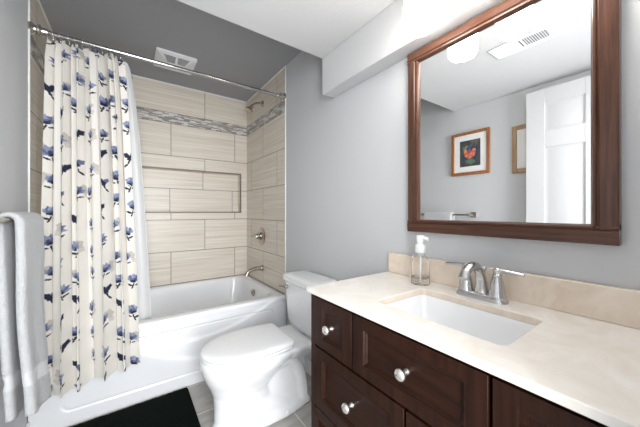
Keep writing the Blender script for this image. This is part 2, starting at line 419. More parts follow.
# ------------------------------------------------------------------ bathtub
def bathtub():
    t = thing('bathtub', 'white alcove bathtub with curved lines embossed on its apron', 'bathtub', (W/2, 2.5, 0))
    x0, x1, y0, y1, zt = .003, W-.003, 2.033, YB-.003, .49
    # apron
    nu, nv = 300, 110
    s = np.linspace(0, 1, nu); q = np.linspace(0, 1, nv)
    S, Q = np.meshgrid(s, q); X = x0+(x1-x0)*S; Z = 0.001+(zt-.018)*Q
    Y = np.full_like(X, y0+.004)
    def groove(d, w, dep): return dep*np.exp(-(d/w)**2)
    # large rounded panel line near the foot of the apron
    bx0, bx1, bz0, bz1, r = .13, 1.40, .085, .40, .045
    dx = np.abs(X-(bx0+bx1)/2)-((bx1-bx0)/2-r); dz = np.abs(Z-(bz0+bz1)/2)-((bz1-bz0)/2-r)
    sd = np.hypot(np.maximum(dx, 0), np.maximum(dz, 0))+np.minimum(np.maximum(dx, dz), 0)-r
    Y += groove(sd, .0035, .006)+np.where(sd < 0, .004, 0)
    # sweeping swooshes
    c1 = .30+.30*((X-.80)/.8)**2+.012; c2 = .165+.55*((X-.98)/.9)**2
    Y += -.014/(1+np.exp((Z-c1)/.005))+.014/(1+np.exp((Z-c1+.10)/.05))
    Y += (-.013/(1+np.exp((Z-c2)/.005))+.013/(1+np.exp((Z-c2+.08)/.03)))*np.clip((1.2-X)/.2, 0, 1)
    Y -= .006/(1+np.exp(-(Z-.455)/.006))
    gridmesh('apron', nu, nv, np.stack([X, Y, Z], -1), 'tub', t)
    # rim and basin
    bm = BM()
    def ring(ix0, ix1, iy0, iy1, r, z): return rrect(x0+ix0, x1-ix1, y0+iy0, y1-iy1, r, z, 10)
    rings = [ring(0, 0, 0, 0, .006, zt-.03), ring(0, 0, 0, 0, .006, zt-.012), ring(.002, .002, .003, .002, .008, zt-.004), ring(.006, .006, .01, .006, .01, zt),
             ring(.09, .07, .075, .035, .11, zt), ring(.097, .076, .085, .045, .11, zt-.005), ring(.105, .083, .095, .052, .11, zt-.02),
             ring(.12, .09, .105, .06, .115, zt-.08), ring(.17, .105, .13, .075, .12, zt-.17),
             ring(.24, .125, .17, .12, .13, zt-.28), ring(.30, .15, .20, .15, .13, zt-.34), ring(.36, .20, .25, .20, .12, zt-.36), ring(.6, .5, .38, .35, .08, zt-.365)]
    # arm rest sweep: the basin walls draw in toward the faucet end
    out = []
    for k, rg in enumerate(rings):
        rr = []
        for (x, y, z) in rg:
            if 4 < k < 11:
                w = math.exp(-((x-1.08)/.17)**2)*min(1, (k-4)/3)*.055
                yc = (y0+y1)/2
                y = y+(w if y < yc else -w)
            rr.append((x, y, z))
        out.append(rr)
    loft(bm, out, cap0=False)
    o = build('basin', bm, 'tub', t, smooth=60)
    # hidden end flanges close the box
    bm = BM(); box(bm, x1-.004, x1, y0+.02, y1, 0, zt-.03); build('end_flange', bm, 'tub', t)
    bm = BM(); lathe(bm, [(0, 0), (.034, 0), (.036, .004), (.030, .010), (.010, .013), (0, .013)], (x1-.093, 2.54, .405), 'X', sgn=-1)
    tube(bm, [(x1-.108, 2.54, .405), (x1-.113, 2.54, .418)], .006)
    build('overflow_plate', bm, 'nickel', t)
    bm = BM(); lathe(bm, [(0, 0), (.03, 0), (.03, .004), (.018, .006), (0, .006)], (1.22, 2.53, .128)); build('drain', bm, 'chrome', t)
bathtub()

# ------------------------------------------------------------------ shower fittings
t = thing('tub_spout', 'brushed nickel tub spout curving out above the tub rim', 'spout', (W, 2.54, .63))
bm = BM(); lathe(bm, [(0, 0), (.030, 0), (.031, .006), (.024, .014), (.022, .02), (0, .02)], (W, 2.54, .635), 'X', sgn=-1); build('flange', bm, 'nickel', t)
bm = BM(); tube(bm, smoothpath([(W-.01, 2.54, .635), (W-.06, 2.54, .635), (W-.11, 2.54, .628), (W-.15, 2.54, .608), (W-.165, 2.54, .575)], 6), lerpl([.023, .020, .018, .018, .020], 6), 18); build('spout', bm, 'nickel', t)
t = thing('shower_valve', 'brushed nickel round valve plate with lever above the tub spout', 'shower valve', (W, 2.56, .95))
bm = BM(); lathe(bm, [(0, 0), (.088, 0), (.089, .004), (.078, .010), (.040, .014), (.036, .03), (.030, .034), (0, .034)], (W, 2.56, .95), 'X', 40, sgn=-1); build('escutcheon', bm, 'nickel', t)
bm = BM(); lathe(bm, [(0, .03), (.026, .03), (.024, .055), (.020, .065), (0, .068)], (W, 2.56, .95), 'X', sgn=-1)
tube(bm, smoothpath([(W-.055, 2.56, .95), (W-.062, 2.60, .955), (W-.07, 2.645, .95)], 4), lerpl([.011, .009, .006], 4), 12)
build('lever', bm, 'nickel', t)
t = thing('shower_sprayer', 'brushed nickel shower head on a short bent arm below the ceiling', 'shower head', (W, 2.54, 2.27))
bm = BM(); lathe(bm, [(0, 0), (.032, 0), (.032, .004), (.018, .012), (0, .013)], (W, 2.54, 2.27), 'X', sgn=-1); build('flange', bm, 'nickel', t)
bm = BM(); tube(bm, smoothpath([(W-.008, 2.54, 2.27), (W-.05, 2.54, 2.268), (W-.09, 2.54, 2.248), (W-.115, 2.54, 2.222)], 5), .0095); build('arm', bm, 'nickel', t)
bm = BM()
hd = Vector((-.55, 0, -.83)).normalized(); hp = Vector((W-.108, 2.54, 2.228)); u = Vector((0, 1, 0)); w = hd.cross(u)
loft(bm, [[hp+hd*h+(u*math.cos(2*PI*k/28)+w*math.sin(2*PI*k/28))*r for k in range(28)] for r, h in ((.012, 0), (.017, .008), (.017, .02), (.014, .028), (.022, .038), (.036, .052), (.040, .062), (.039, .068), (.030, .070))])
build('spray_head', bm, 'nickel', t)

# ------------------------------------------------------------------ curtain rod, rings, curtain, liner
YR, ZR = 2.022, 2.176
YR = 2.075
t = thing('curtain_rod', 'polished metal shower curtain rod spanning wall to wall', 'curtain rod', (W/2, YR, ZR))
bm = BM(); tube(bm, [(.02, YR, ZR), (W-.02, YR, ZR)], .0125, 20); build('rod', bm, 'rod', t)
for sx, s in ((0.0, 1), (W, -1)):
    bm = BM(); lathe(bm, [(0, 0), (.035, 0), (.036, .006), (.031, .012), (.023, .020), (.022, .028), (.029, .033), (.029, .041), (.019, .050), (.016, .070), (0, .070)], (sx, YR, ZR), 'X', sgn=s)
    build('end_flange', bm, 'flange', t)

def curtain_surface(nu, nv, xt0, xt1, xb0, xb1, ztop, zb0, zb1, yc_top, yc_bot, A1, A2, ph, n1, n2, seed):
    s = np.linspace(0, 1, nu); q = np.linspace(0, 1, nv); S, Q = np.meshgrid(s, q)
    rng = np.random.RandomState(seed); a, b, c = rng.rand(3)*6.28
    Sw = S+.034*np.sin(2*PI*1.7*S+a)+.016*np.sin(2*PI*3.9*S+b)
    f = Q**.55
    xt = xt0+(xt1-xt0)*S; xb = xb0+(xb1-xb0)*S
    k1 = 2*PI*n1*Sw+ph; k2 = 2*PI*n2*Sw+ph*.5+.35*np.sin(2.5*Q+c)
    amp1 = A1*(1-.72*np.clip(Q**.8*1.15, 0, 1))*np.clip(.45+Q*9, 0, 1); amp2 = A2*(.25+.75*Q**.8)
    X = xt*(1-f)+xb*f+.35*amp1*np.sin(2*k1+.6)*(1-f)+.25*amp2*np.sin(2*k2)
    Y = yc_top*(1-f)+yc_bot*f+amp1*np.sin(k1)*(.75+.25*np.sin(2*PI*2.3*S+a))+amp2*np.sin(k2)
    Z = ztop-(ztop-(zb0+(zb1-zb0)*S))*Q
    Z += np.where(Q < .03, -.010*(1+np.cos(k1*1.0))*(1-Q/.03), 0)
    return X, Y, Z
WF, HF = .80, 1.92
def srgb(h): return np.array([((v/255+.055)/1.055)**2.4 for v in h])
def paint_print(nu, nv, w, h, seed):
    rng = np.random.RandomState(seed)
    U, V = np.meshgrid(np.linspace(0, w, nu), np.linspace(0, h, nv))
    C = np.empty((nv, nu, 3)); C[:] = srgb((243, 239, 232))
    navy, blue, peri, grey, lt = srgb((48, 52, 72)), srgb((106, 116, 148)), srgb((148, 157, 188)), srgb((198, 193, 184)), srgb((176, 186, 212))
    def ell(cx, cy, a, b, ang, col, al=1.0):
        r = max(a, b)*1.3
        i0, i1 = np.searchsorted(U[0], [cx-r, cx+r]); j0, j1 = np.searchsorted(V[:, 0], [cy-r, cy+r])
        if i1 <= i0 or j1 <= j0: return
        u = U[j0:j1, i0:i1]-cx; v = V[j0:j1, i0:i1]-cy
        ca, sa = math.cos(ang), math.sin(ang)
        p = (u*ca+v*sa)/a; q = (-u*sa+v*ca)/b
        wob = 1+.12*np.sin(5*np.arctan2(q, p)+cx*90)
        m = np.clip((wob-np.hypot(p, q))/.15, 0, 1)[..., None]*al
        C[j0:j1, i0:i1] = C[j0:j1, i0:i1]*(1-m)+col*m
    def stem(x, y, pts, wdt, col):
        for (ax, ay), (bx, by) in zip(pts, pts[1:]):
            L = math.hypot(bx-ax, by-ay)
            ell(x+(ax+bx)/2, y+(ay+by)/2, L/2*1.15, wdt, math.atan2(by-ay, bx-ax), col)
    rows = int(h/.158); cols = int(w/.122)
    for j in range(-1, rows+2):
        for i in range(-1, cols+2):
            cx = i*.122+rng.uniform(-.022, .022)+.03; cy = (j+.5*(i % 2)+.17*(i % 3))*.158+rng.uniform(-.025, .025)
            k = (i*2+j*3+rng.randint(2)+(rng.rand() < .25)) % 3; fl = 1 if rng.rand() < .5 else -1; rt = rng.uniform(-.6, .6); sc = rng.uniform(1.15, 1.45)
            S1 = .025*sc/.020
            def E(dx, dy, a, b, ang, col, al=1.0): ell(cx+dx*sc*fl, cy+dy*sc, a*sc, b*sc, ang, col, al)
            if k != 2:      # open flower
                if rng.rand() < .7: E(-.022, -.018, .015, .021, rt, grey, .85); E(-.030, .006, .010, .014, rt, grey, .6)
                for a_, l_ in ((-1.15, .022), (1.15, .022), (-.6, .028), (.55, .027), (0, .031)):
                    aa = a_+rt
                    ell(cx+math.sin(aa)*l_*.5*sc, cy-math.cos(aa)*l_*.5*sc, .0088*sc, .0185*sc, aa, blue if a_ in (-.6, .55) else peri)
                E(0, -.002, .016, .011, rt, blue); E(.006, -.020, .0035, .010, rt, lt, .8); E(.003, .005, .012, .008, rt, navy); E(-.006, -.004, .004, .010, rt+.5, navy, .7)
                E(0, .0115, .020, .0022, rt+.1, srgb((250, 248, 244)), .9)
                stem(cx, cy, [(0, .012*sc), (.004*fl*sc, .028*sc), (.010*fl*sc, .040*sc)], .0032*sc, navy); E(.014, .022, .013, .0045, -.5*fl, navy); E(-.012, .020, .010, .0035, .4*fl, navy)
            else:           # closed bud on a stalk
                E(.010, -.014, .0095, .017, .55*fl, navy); E(-.008, -.014, .0095, .016, -.6*fl, blue if rng.rand() < .6 else navy)
                E(.001, -.001, .0105, .012, 0, navy); stem(cx, cy, [(0, .006*sc), (-.006*fl*sc, .024*sc), (-.018*fl*sc, .040*sc)], .0038*sc, navy)
    return C
nu, nv = 520, 640
X, Y, Z = curtain_surface(nu, nv, .080, .400, .070, .478, 2.152, .222, .285, YR, 1.955, .036, .047, .4, 9.0, 4.5, 3)
Y = np.minimum(Y, 2.026+np.clip((Z-.50)/.08, 0, 1)*.2)
cur = gridmesh('shower_curtain', nu, nv, np.stack([X, Y, Z], -1), 'cloth', None, paint_print(nu, nv, WF, HF, 11))
tag(cur, 'cream fabric shower curtain printed with blue flowers, hanging in folds outside the tub', 'shower curtain')
X, Y, Z = curtain_surface(260, 160, .10, .425, .12, .565, 2.15, .40, .40, YR+.052, 2.165, .012, .010, 1.0, 9, 6, 5)
lin = gridmesh('shower_liner', 260, 160, np.stack([X, Y, Z], -1), 'liner')
tag(lin, 'plain pale shower liner hanging behind the flowered curtain into the tub', 'shower liner')

def ring_bm():
    bm = BM(); n = 28
    tube(bm, [(0, .0175*math.cos(a), .0175*math.sin(a)-.003) for a in [2*PI*k/n for k in range(n)]]+[(0, .0175, -.003)], .0016, 8, up=(1, 0, 0))
    tube(bm, [(0, 0, -.0205), (0, -.004, -.030), (0, 0, -.036), (0, .005, -.030)], .0016, 8, up=(1, 0, 0))
    for a in (1.1, 1.57, 2.04): lathe(bm, [(0, -.003), (.0032, -.0015), (.0032, .0015), (0, .003)], (0, .0175*math.cos(a), .0175*math.sin(a)-.003), 'X', 10)
    return bm
first = None
for k in range(12):
    x = .068+k*.0298+random.uniform(-.006, .006)
    if first is None: first = o = build('curtain_ring', ring_bm(), 'chrome', None, 60)
    else: o = first.copy(); COL.objects.link(o)
    o.location = (x, YR, ZR); o.rotation_euler = (0, random.uniform(-.1, .1), random.uniform(-.25, .25))
    tag(o, 'small metal hook ring on the rod holding up the flowered curtain', 'curtain ring', 'curtain rings bunched on the rod')

# ------------------------------------------------------------------ ceiling fan cover
t = thing('exhaust_fan', 'white square exhaust fan cover on the dark ceiling above the tub', 'exhaust fan', (.745, 2.52, ZH))
fx0, fx1, fy0, fy1 = .60, .89, 2.375, 2.665
bm = BM()
R = lambda i, z, extra=0: rrect(fx0+i, fx1-i, fy0+i+extra, fy1-i, .012, z, 4)
loft(bm, [R(0, ZH), R(0, ZH-.014), R(.005, ZH-.018), R(.020, ZH-.022), R(.085, ZH-.052), R(.092, ZH-.053)])
build('cover', bm, 'plastic', t, 30)
for a, b in ((.055, .137), (.153, .235)):
    for k in range(6):
        y = fy0+.026+k*.0095; z = ZH-.022-(k*.0095+.006)*.030/.065; e_ = .0095*k*.55
        bm = BM(); box(bm, fx0+a+(e_ if a < .1 else 0), fx0+b-(e_ if a > .1 else 0), y, y+.0065, z-.0035, z+.0005)
        build('grille_slot', bm, 'ventgrey', t)
# ceiling register (seen in the mirror)
t = thing('ceiling_vent', 'white louvred air vent on the low ceiling, reflected in the mirror', 'air vent', (.74, .60, ZL))
vx0, vx1, vy0, vy1 = .662, .815, .445, .75
bm = BM(); box(bm, vx0+.03, vx1-.03, vy0+.03, vy1-.03, ZL-.003, ZL); build('duct_opening', bm, 'ventgrey', t)
bm = BM()
for (a, b, c, d) in ((vx0, vx1, vy0, vy0+.032), (vx0, vx1, vy1-.032, vy1), (vx0, vx0+.032, vy0+.032, vy1-.032), (vx1-.032, vx1, vy0+.032, vy1-.032), (vx0+.032, vx1-.032, .593, .601)):
    box(bm, a, b, c, d, ZL-.007, ZL)
build('frame', bm, 'plastic', t, bevel=.002)
for k in range(22):
    y = vy0+.038+k*.0108
    if abs(y-.597) < .006: continue
    bm = BM(); d = .0035 if y < .597 else -.0035
    loft(bm, [[(x, y-d-.0008, ZL-.0075), (x, y-d+.0025, ZL-.0075), (x, y+d+.0025, ZL-.002), (x, y+d-.0008, ZL-.002)] for x in (vx0+.032, vx1-.032)])
    build('louvre', bm, 'plastic', t)

# ------------------------------------------------------------------ vanity light
t = thing('vanity_light', 'bar vanity light with glowing white shades on the beam above the mirror', 'wall lamp', (XB, .41, 2.06))
bm = BM(); box(bm, XB-.022, XB, .09, .73, 2.035, 2.115); build('backplate', bm, 'nickel', t, bevel=.006)
for y in (.628, .428, .228):
    xc = 1.345
    bm = BM(); tube(bm, smoothpath([(XB-.02, y, 2.075), (XB-.055, y, 2.085), (xc, y, 2.080), (xc, y, 2.045)], 5), .008); lathe(bm, [(0, 2.02), (.03, 2.02), (.030, 2.045), (.012, 2.055), (0, 2.056)], (xc, y, 0)); build('arm', bm, 'nickel', t)
    bm = BM(); lathe(bm, [(.044, 1.893), (.050, 1.895), (.058, 1.906), (.061, 1.923), (.061, 1.99), (.057, 2.006), (.045, 2.012), (.028, 2.014), (.028, 2.010), (.043, 2.008), (.054, 2.002), (.058, 1.99), (.058, 1.925), (.054, 1.909), (.046, 1.900), (.044, 1.893)], (xc, y, 0), 'Z', 36); build('lamp_shade', bm, 'glow', t, 60)
    bm = BM(); lathe(bm, [(0, 1.905), (.018, 1.907), (.034, 1.918), (.041, 1.938), (.036, 1.962), (.018, 1.99), (.013, 2.018), (0, 2.018)], (xc, y, 0), 'Z', 28); build('bulb', bm, 'bulb', t, 60)
    bm = BM(); lathe(bm, [(0, 2.014), (.060, 2.012), (.062, 2.016), (.040, 2.026), (0, 2.028)], (xc, y, 0), 'Z', 32); build('light_block_cap', bm, 'nickel', t, 60)  # unseen cap, added to keep the shade's light off the ceiling

# ------------------------------------------------------------------ mirror
t = thing('wall_mirror', 'large mirror in a reddish brown wooden frame above the vanity', 'mirror', (W, .46, 1.1))
my0, my1, mz0, mz1, fw = .129, .795, 1.104, 1.925, .056
gx = W-.020
bm = BM(); box(bm, gx, W-.004, my0+.03, my1-.03, mz0+.03, mz1-.03); build('mirror_glass', bm, 'mirror', t)
def rail(name, a, b, inner, fixed, horiz, m):
    """moulded strip; fixed = outer edge coordinate, inner = direction to the glass (+1/-1)"""
    prof = [(0, W-.002), (0, W-.030), (.004, W-.033), (.036, W-.036), (.039, W-.032), (.042, W-.031), (.045, W-.035), (.050, W-.035), (.056, W-.024), (.056, W-.016), (.056, W-.002)]
    rings = []
    for end in (a, b):
        rings.append([(x, end, fixed+inner*d) if horiz else (x, fixed+inner*d, end) for d, x in prof])
    bm = BM(); loft(bm, rings); return build(name, bm, m, t, 30)
rail('bottom_rail', my0, my1, 1, mz0, True, 'brown_h'); rail('top_rail', my0, my1, -1, mz1, True, 'brown_h')
# mitred look comes from the moulding running over the stiles
rail('stile', mz0+.042, mz1-.042, 1, my0, False, 'brown_v'); rail('stile', mz0+.042, mz1-.042, -1, my1, False, 'brown_v')

# ------------------------------------------------------------------ vanity
VX, VY0, VY1, VZ = 1.035, .006, .917, .872
def vanity():
    t = thing('vanity_cabinet', 'espresso brown wooden vanity cabinet with panelled drawers under the cream countertop', 'cabinet', (1.28, .46, 0))
    bm = BM()
    # corner posts run down as legs
    for y0, y1 in ((VY0, VY0+.024), (VY1-.024, VY1)):
        box(bm, VX, VX+.05, y0, y1, .40, VZ); box(bm, 1.46, 1.50, y0, y1, .40, VZ)
        box(bm, VX+.05, 1.46, y0+.004, y1-.004, .40, VZ)
    box(bm, VX+.022, 1.50, VY0+.024, VY1-.024, .40, .70)       # inner box behind drawer fronts
    box(bm, VX+.022, VX+.06, VY0+.024, VY1-.024, .69, VZ)
    box(bm, VX+.002, VX+.03, VY0+.024, VY1-.024, .385, .425)         # bottom rail
    box(bm, VX+.004, VX+.03, VY0+.024, VY1-.024, VZ-.012, VZ)
    build('carcass', bm, 'espresso_v', t, bevel=.0015)
    for x0, x1 in ((VX, VX+.05), (1.45, 1.50)):
        for y0, y1 in ((VY0, VY0+.05), (VY1-.05, VY1)):
            bm = BM(); loft(bm, [[(x0+i, y0+i, z), (x1-i, y0+i, z), (x1-i, y1-i, z), (x0+i, y1-i, z)] for z, i in ((0, .006), (.12, .001), (.40, 0))]); build('leg', bm, 'espresso_v', t, bevel=.002)
    bm = BM(); box(bm, VX+.01, 1.49, VY0+.01, VY1-.01, .13, .155); build('bottom_shelf', bm, 'espresso_h', t, bevel=.002)
    def front(name, y0, y1, z0, z1, st, rl, knobs):
        bm = BM(); x0 = VX-.0; x1 = VX+.020
        q = lambda x, i, j: [(x, y0+i, z0+j), (x, y1-i, z0+j), (x, y1-i, z1-j), (x, y0+i, z1-j)]
        loft(bm, [q(x1, 0, 0), q(x0, 0, 0), q(x0, st, rl), q(x1, st, rl), q(x1, 0, 0)], cap0=False, cap1=False)
        build_parts = build(name, bm, 'espresso_v', t, bevel=.0015)
        bm = BM(); a, b, c, d = y0+st, y1-st, z0+rl, z1-rl
        def r(i, x): return [(x, a+i, c+i), (x, b-i, c+i), (x, b-i, d-i), (x, a+i, d-i)]
        loft(bm, [r(0, x1), r(0, x0+.001), r(.004, x0+.0005), r(.007, x0+.005), r(.010, x0+.005), r(.014, x0+.010), r(.02, x0+.0105)])
        build('panel', bm, 'espresso_h', build_parts)
        for ky, kz in knobs:
            bm = BM(); lathe(bm, [(0, -.010), (.0085, -.010), (.0085, -.004), (.0055, 0), (.0055, .010), (.008, .013), (.0155, .016), (.0165, .020), (.015, .025), (.009, .0285), (0, .0295)], (x0, ky, kz), 'X', sgn=-1)
            build('knob', bm, 'knob', build_parts, 60)
    zc = (.668+.862)/2
    front('drawer', .676, .892, .672, .858, .045, .034, [(.790, .765)])
    front('drawer', .256, .668, .672, .858, .045, .034, [(.462, .765)])
    front('drawer', .032, .248, .672, .858, .045, .034, [(.140, .765)])
    front('drawer', .466, .892, .432, .664, .045, .038, [(.680, .548)])
    front('drawer', .032, .458, .432, .664, .045, .038, [(.245, .548)])
vanity()
def plate_hole(name, outer, inner, z0, z1, m, parent):
    bm = BM()
    def lay(z):
        es = []
        for loop in (outer, inner):
            vs = [bm.verts.new((p[0], p[1], z)) for p in loop]
            es.append((vs, [bm.edges.new((vs[i], vs[(i+1) % len(vs)])) for i in range(len(vs))]))
        bmesh.ops.triangle_fill(bm, edges=[e for q in es for e in q[1]], use_beauty=True)
        return es
    a = lay(z0); b = lay(z1)
    for (va, _), (vb, _) in zip(a, b):
        n = len(va)
        for i in range(n): bm.faces.new((va[i], va[(i+1) % n], vb[(i+1) % n], vb[i]))
    return build(name, bm, m, parent, 40, bevel=.002)
t = thing('countertop', 'cream marble countertop with a rectangular sink cutout and tan backsplash', 'countertop', (1.27, .46, VZ))
SX0, SX1, SY0, SY1 = 1.120, 1.383, .258, .645
plate_hole('counter_slab', [(1.0185, .002, 0), (W-.002, .002, 0), (W-.002, .925, 0), (1.0185, .925, 0)], rrect(SX0, SX1, SY0, SY1, .02, 0, 5), VZ+.0005, .892, 'marble', t)
bm = BM(); box(bm, W-.022, W-.002, .002, .920, .8925, .990); build('backsplash', bm, 'splash', t, bevel=.002)
bm = BM()
for a, b in ((rrect(SX0-.0, SX1+.0, SY0-.0, SY1+.0, .02, .0, 5), 0),):
    r0 = [(p[0], p[1], .8705) for p in a]; r1 = [(p[0], p[1], .8895) for p in a]
    cx_, cy_ = (SX0+SX1)/2, (SY0+SY1)/2
    s_ = lambda r, k: [(cx_+(p[0]-cx_)*(1-k/ .263), cy_+(p[1]-cy_)*(1-k/.387), p[2]) for p in r]
    i0, i1 = s_(r0, .003), s_(r1, .003)
    loft(bm, [s_(r0, .0005), s_(r1, .0005), i1, i0], cap0=False, cap1=False)
build('cutout_edge', bm, 'splash', t)
t = thing('sink', 'white rectangular undermount sink set below the cream countertop', 'sink', (1.25, .45, .73))
bm = BM()
Rr = lambda i, z, r: rrect(SX0+i, SX1-i, SY0+i, SY1-i, r, z, 6)
loft(bm, [Rr(-.006, .8695, .024), Rr(.0015, .8695, .02), Rr(.004, .862, .022), Rr(.010, .82, .03), Rr(.020, .765, .035), Rr(.034, .745, .04), Rr(.06, .738, .04), Rr(.11, .735, .02)], cap0=False)
build('basin', bm, 'porcelain', t, 60)
bm = BM(); lathe(bm, [(0, 0), (.022, 0), (.022, .004), (.012, .007), (0, .008)], (1.27, .452, .735)); build('drain', bm, 'steel', t)

# ------------------------------------------------------------------ faucet
FX, FY, FZ = 1.445, .453, .892
t = thing('sink_faucet', 'satin metal two-handle faucet with an arched spout behind the sink', 'faucet', (FX, FY, FZ))
bm = BM(); R = lambda i, z: rrect(FX-.029+i, FX+.029-i, FY-.083+i, FY+.083-i, .026-i*.5, z, 8)
loft(bm, [R(0, FZ), R(0, FZ+.008), R(.003, FZ+.012), R(.004, FZ+.017), R(.008, FZ+.020)]); build('base_plate', bm, 'steel', t, 50)
for s in (-1, 1):
    c = (FX, FY+s*.052, FZ+.018)
    bm = BM(); lathe(bm, [(0, 0), (.027, 0), (.027, .004), (.024, .010), (.0235, .018), (.021, .035), (.017, .055), (.0135, .066), (.0150, .068), (.0150, .072), (.012, .076), (0, .077)], c); h = build('handle_base', bm, 'steel', t, 50)
    bm = BM(); z = FZ+.100; y = FY+s*.052
    lathe(bm, [(0, -.007), (.011, -.006), (.013, .002), (.012, .009), (.006, .014), (0, .015)], (FX, y, z))
    tube(bm, smoothpath([(FX, y-s*.004, z+.004), (FX, y+s*.02, z+.006), (FX, y+s*.048, z+.005), (FX, y+s*.076, z+.003)], 5), lerpl([.009, .0075, .0065, .005], 5), 14, lerpl([1, 1.2, 1.5, 1.3], 5), up=(0, 0, 1))
    build('lever', bm, 'steel', h, 60)
bm = BM()
sp = smoothpath([(FX+.006, FY, FZ+.012), (FX+.004, FY, FZ+.050), (FX-.008, FY, FZ+.086), (FX-.034, FY, FZ+.114), (FX-.070, FY, FZ+.120), (FX-.104, FY, FZ+.105), (FX-.122, FY, FZ+.084)], 6)
tube(bm, sp, lerpl([.023, .019, .0155, .0135, .0125, .012, .011], 6), 20, lerpl([1.1, 1, 1, 1.1, 1.25, 1.4, 1.6], 6), up=(1, 0, 0))
build('spout', bm, 'steel', t, 60)
bm = BM(); tube(bm, [(FX+.028, FY, FZ+.012), (FX+.028, FY, FZ+.095)], .0028, 10); lathe(bm, [(0, -.008), (.006, -.007), (.0075, 0), (.005, .007), (0, .009)], (FX+.028, FY, FZ+.100)); build('lift_rod', bm, 'steel', t, 60)

# ------------------------------------------------------------------ soap dispenser
SPX, SPY, SPZ = 1.435, .688, .8925
t = thing('soap_dispenser', 'clear foam soap bottle with a white pump beside the faucet', 'soap dispenser', (SPX, SPY, SPZ))
bm = BM(); lathe(bm, [(0, 0), (.034, 0), (.037, .003), (.037, .010), (.036, .014), (.036, .088), (.034, .100), (.027, .110), (.018, .117), (.018, .138),
                      (.0165, .138), (.0165, .117), (.0255, .108), (.0325, .098), (.0345, .087), (.0345, .014), (.033, .006), (0, .006)], (SPX, SPY, SPZ), 'Z', 40); build('bottle', bm, 'glass', t, 60)
bm = BM(); lathe(bm, [(0, .0065), (.0325, .0065), (.034, .014), (.034, .030), (0, .030)], (SPX, SPY, SPZ), 'Z', 40); build('liquid_soap', bm, 'soap', t, 60)
bm = BM(); lathe(bm, [(0, .130), (.0185, .130), (.0215, .134), (.0215, .158), (.019, .164), (.014, .166), (.0135, .176), (.0165, .178), (.017, .198), (.015, .203), (0, .204)], (SPX, SPY, SPZ), 'Z', 32)
tube(bm, [(SPX, SPY-.005, SPZ+.193), (SPX-.004, SPY-.026, SPZ+.192), (SPX-.006, SPY-.040, SPZ+.188)], [.0075, .0068, .0055], 12)
build('pump', bm, 'plastic', t, 50)
bm = BM(); tube(bm, [(SPX, SPY, SPZ+.008), (SPX, SPY, SPZ+.12)], .0028, 8); build('dip_tube', bm, 'plastic', t)

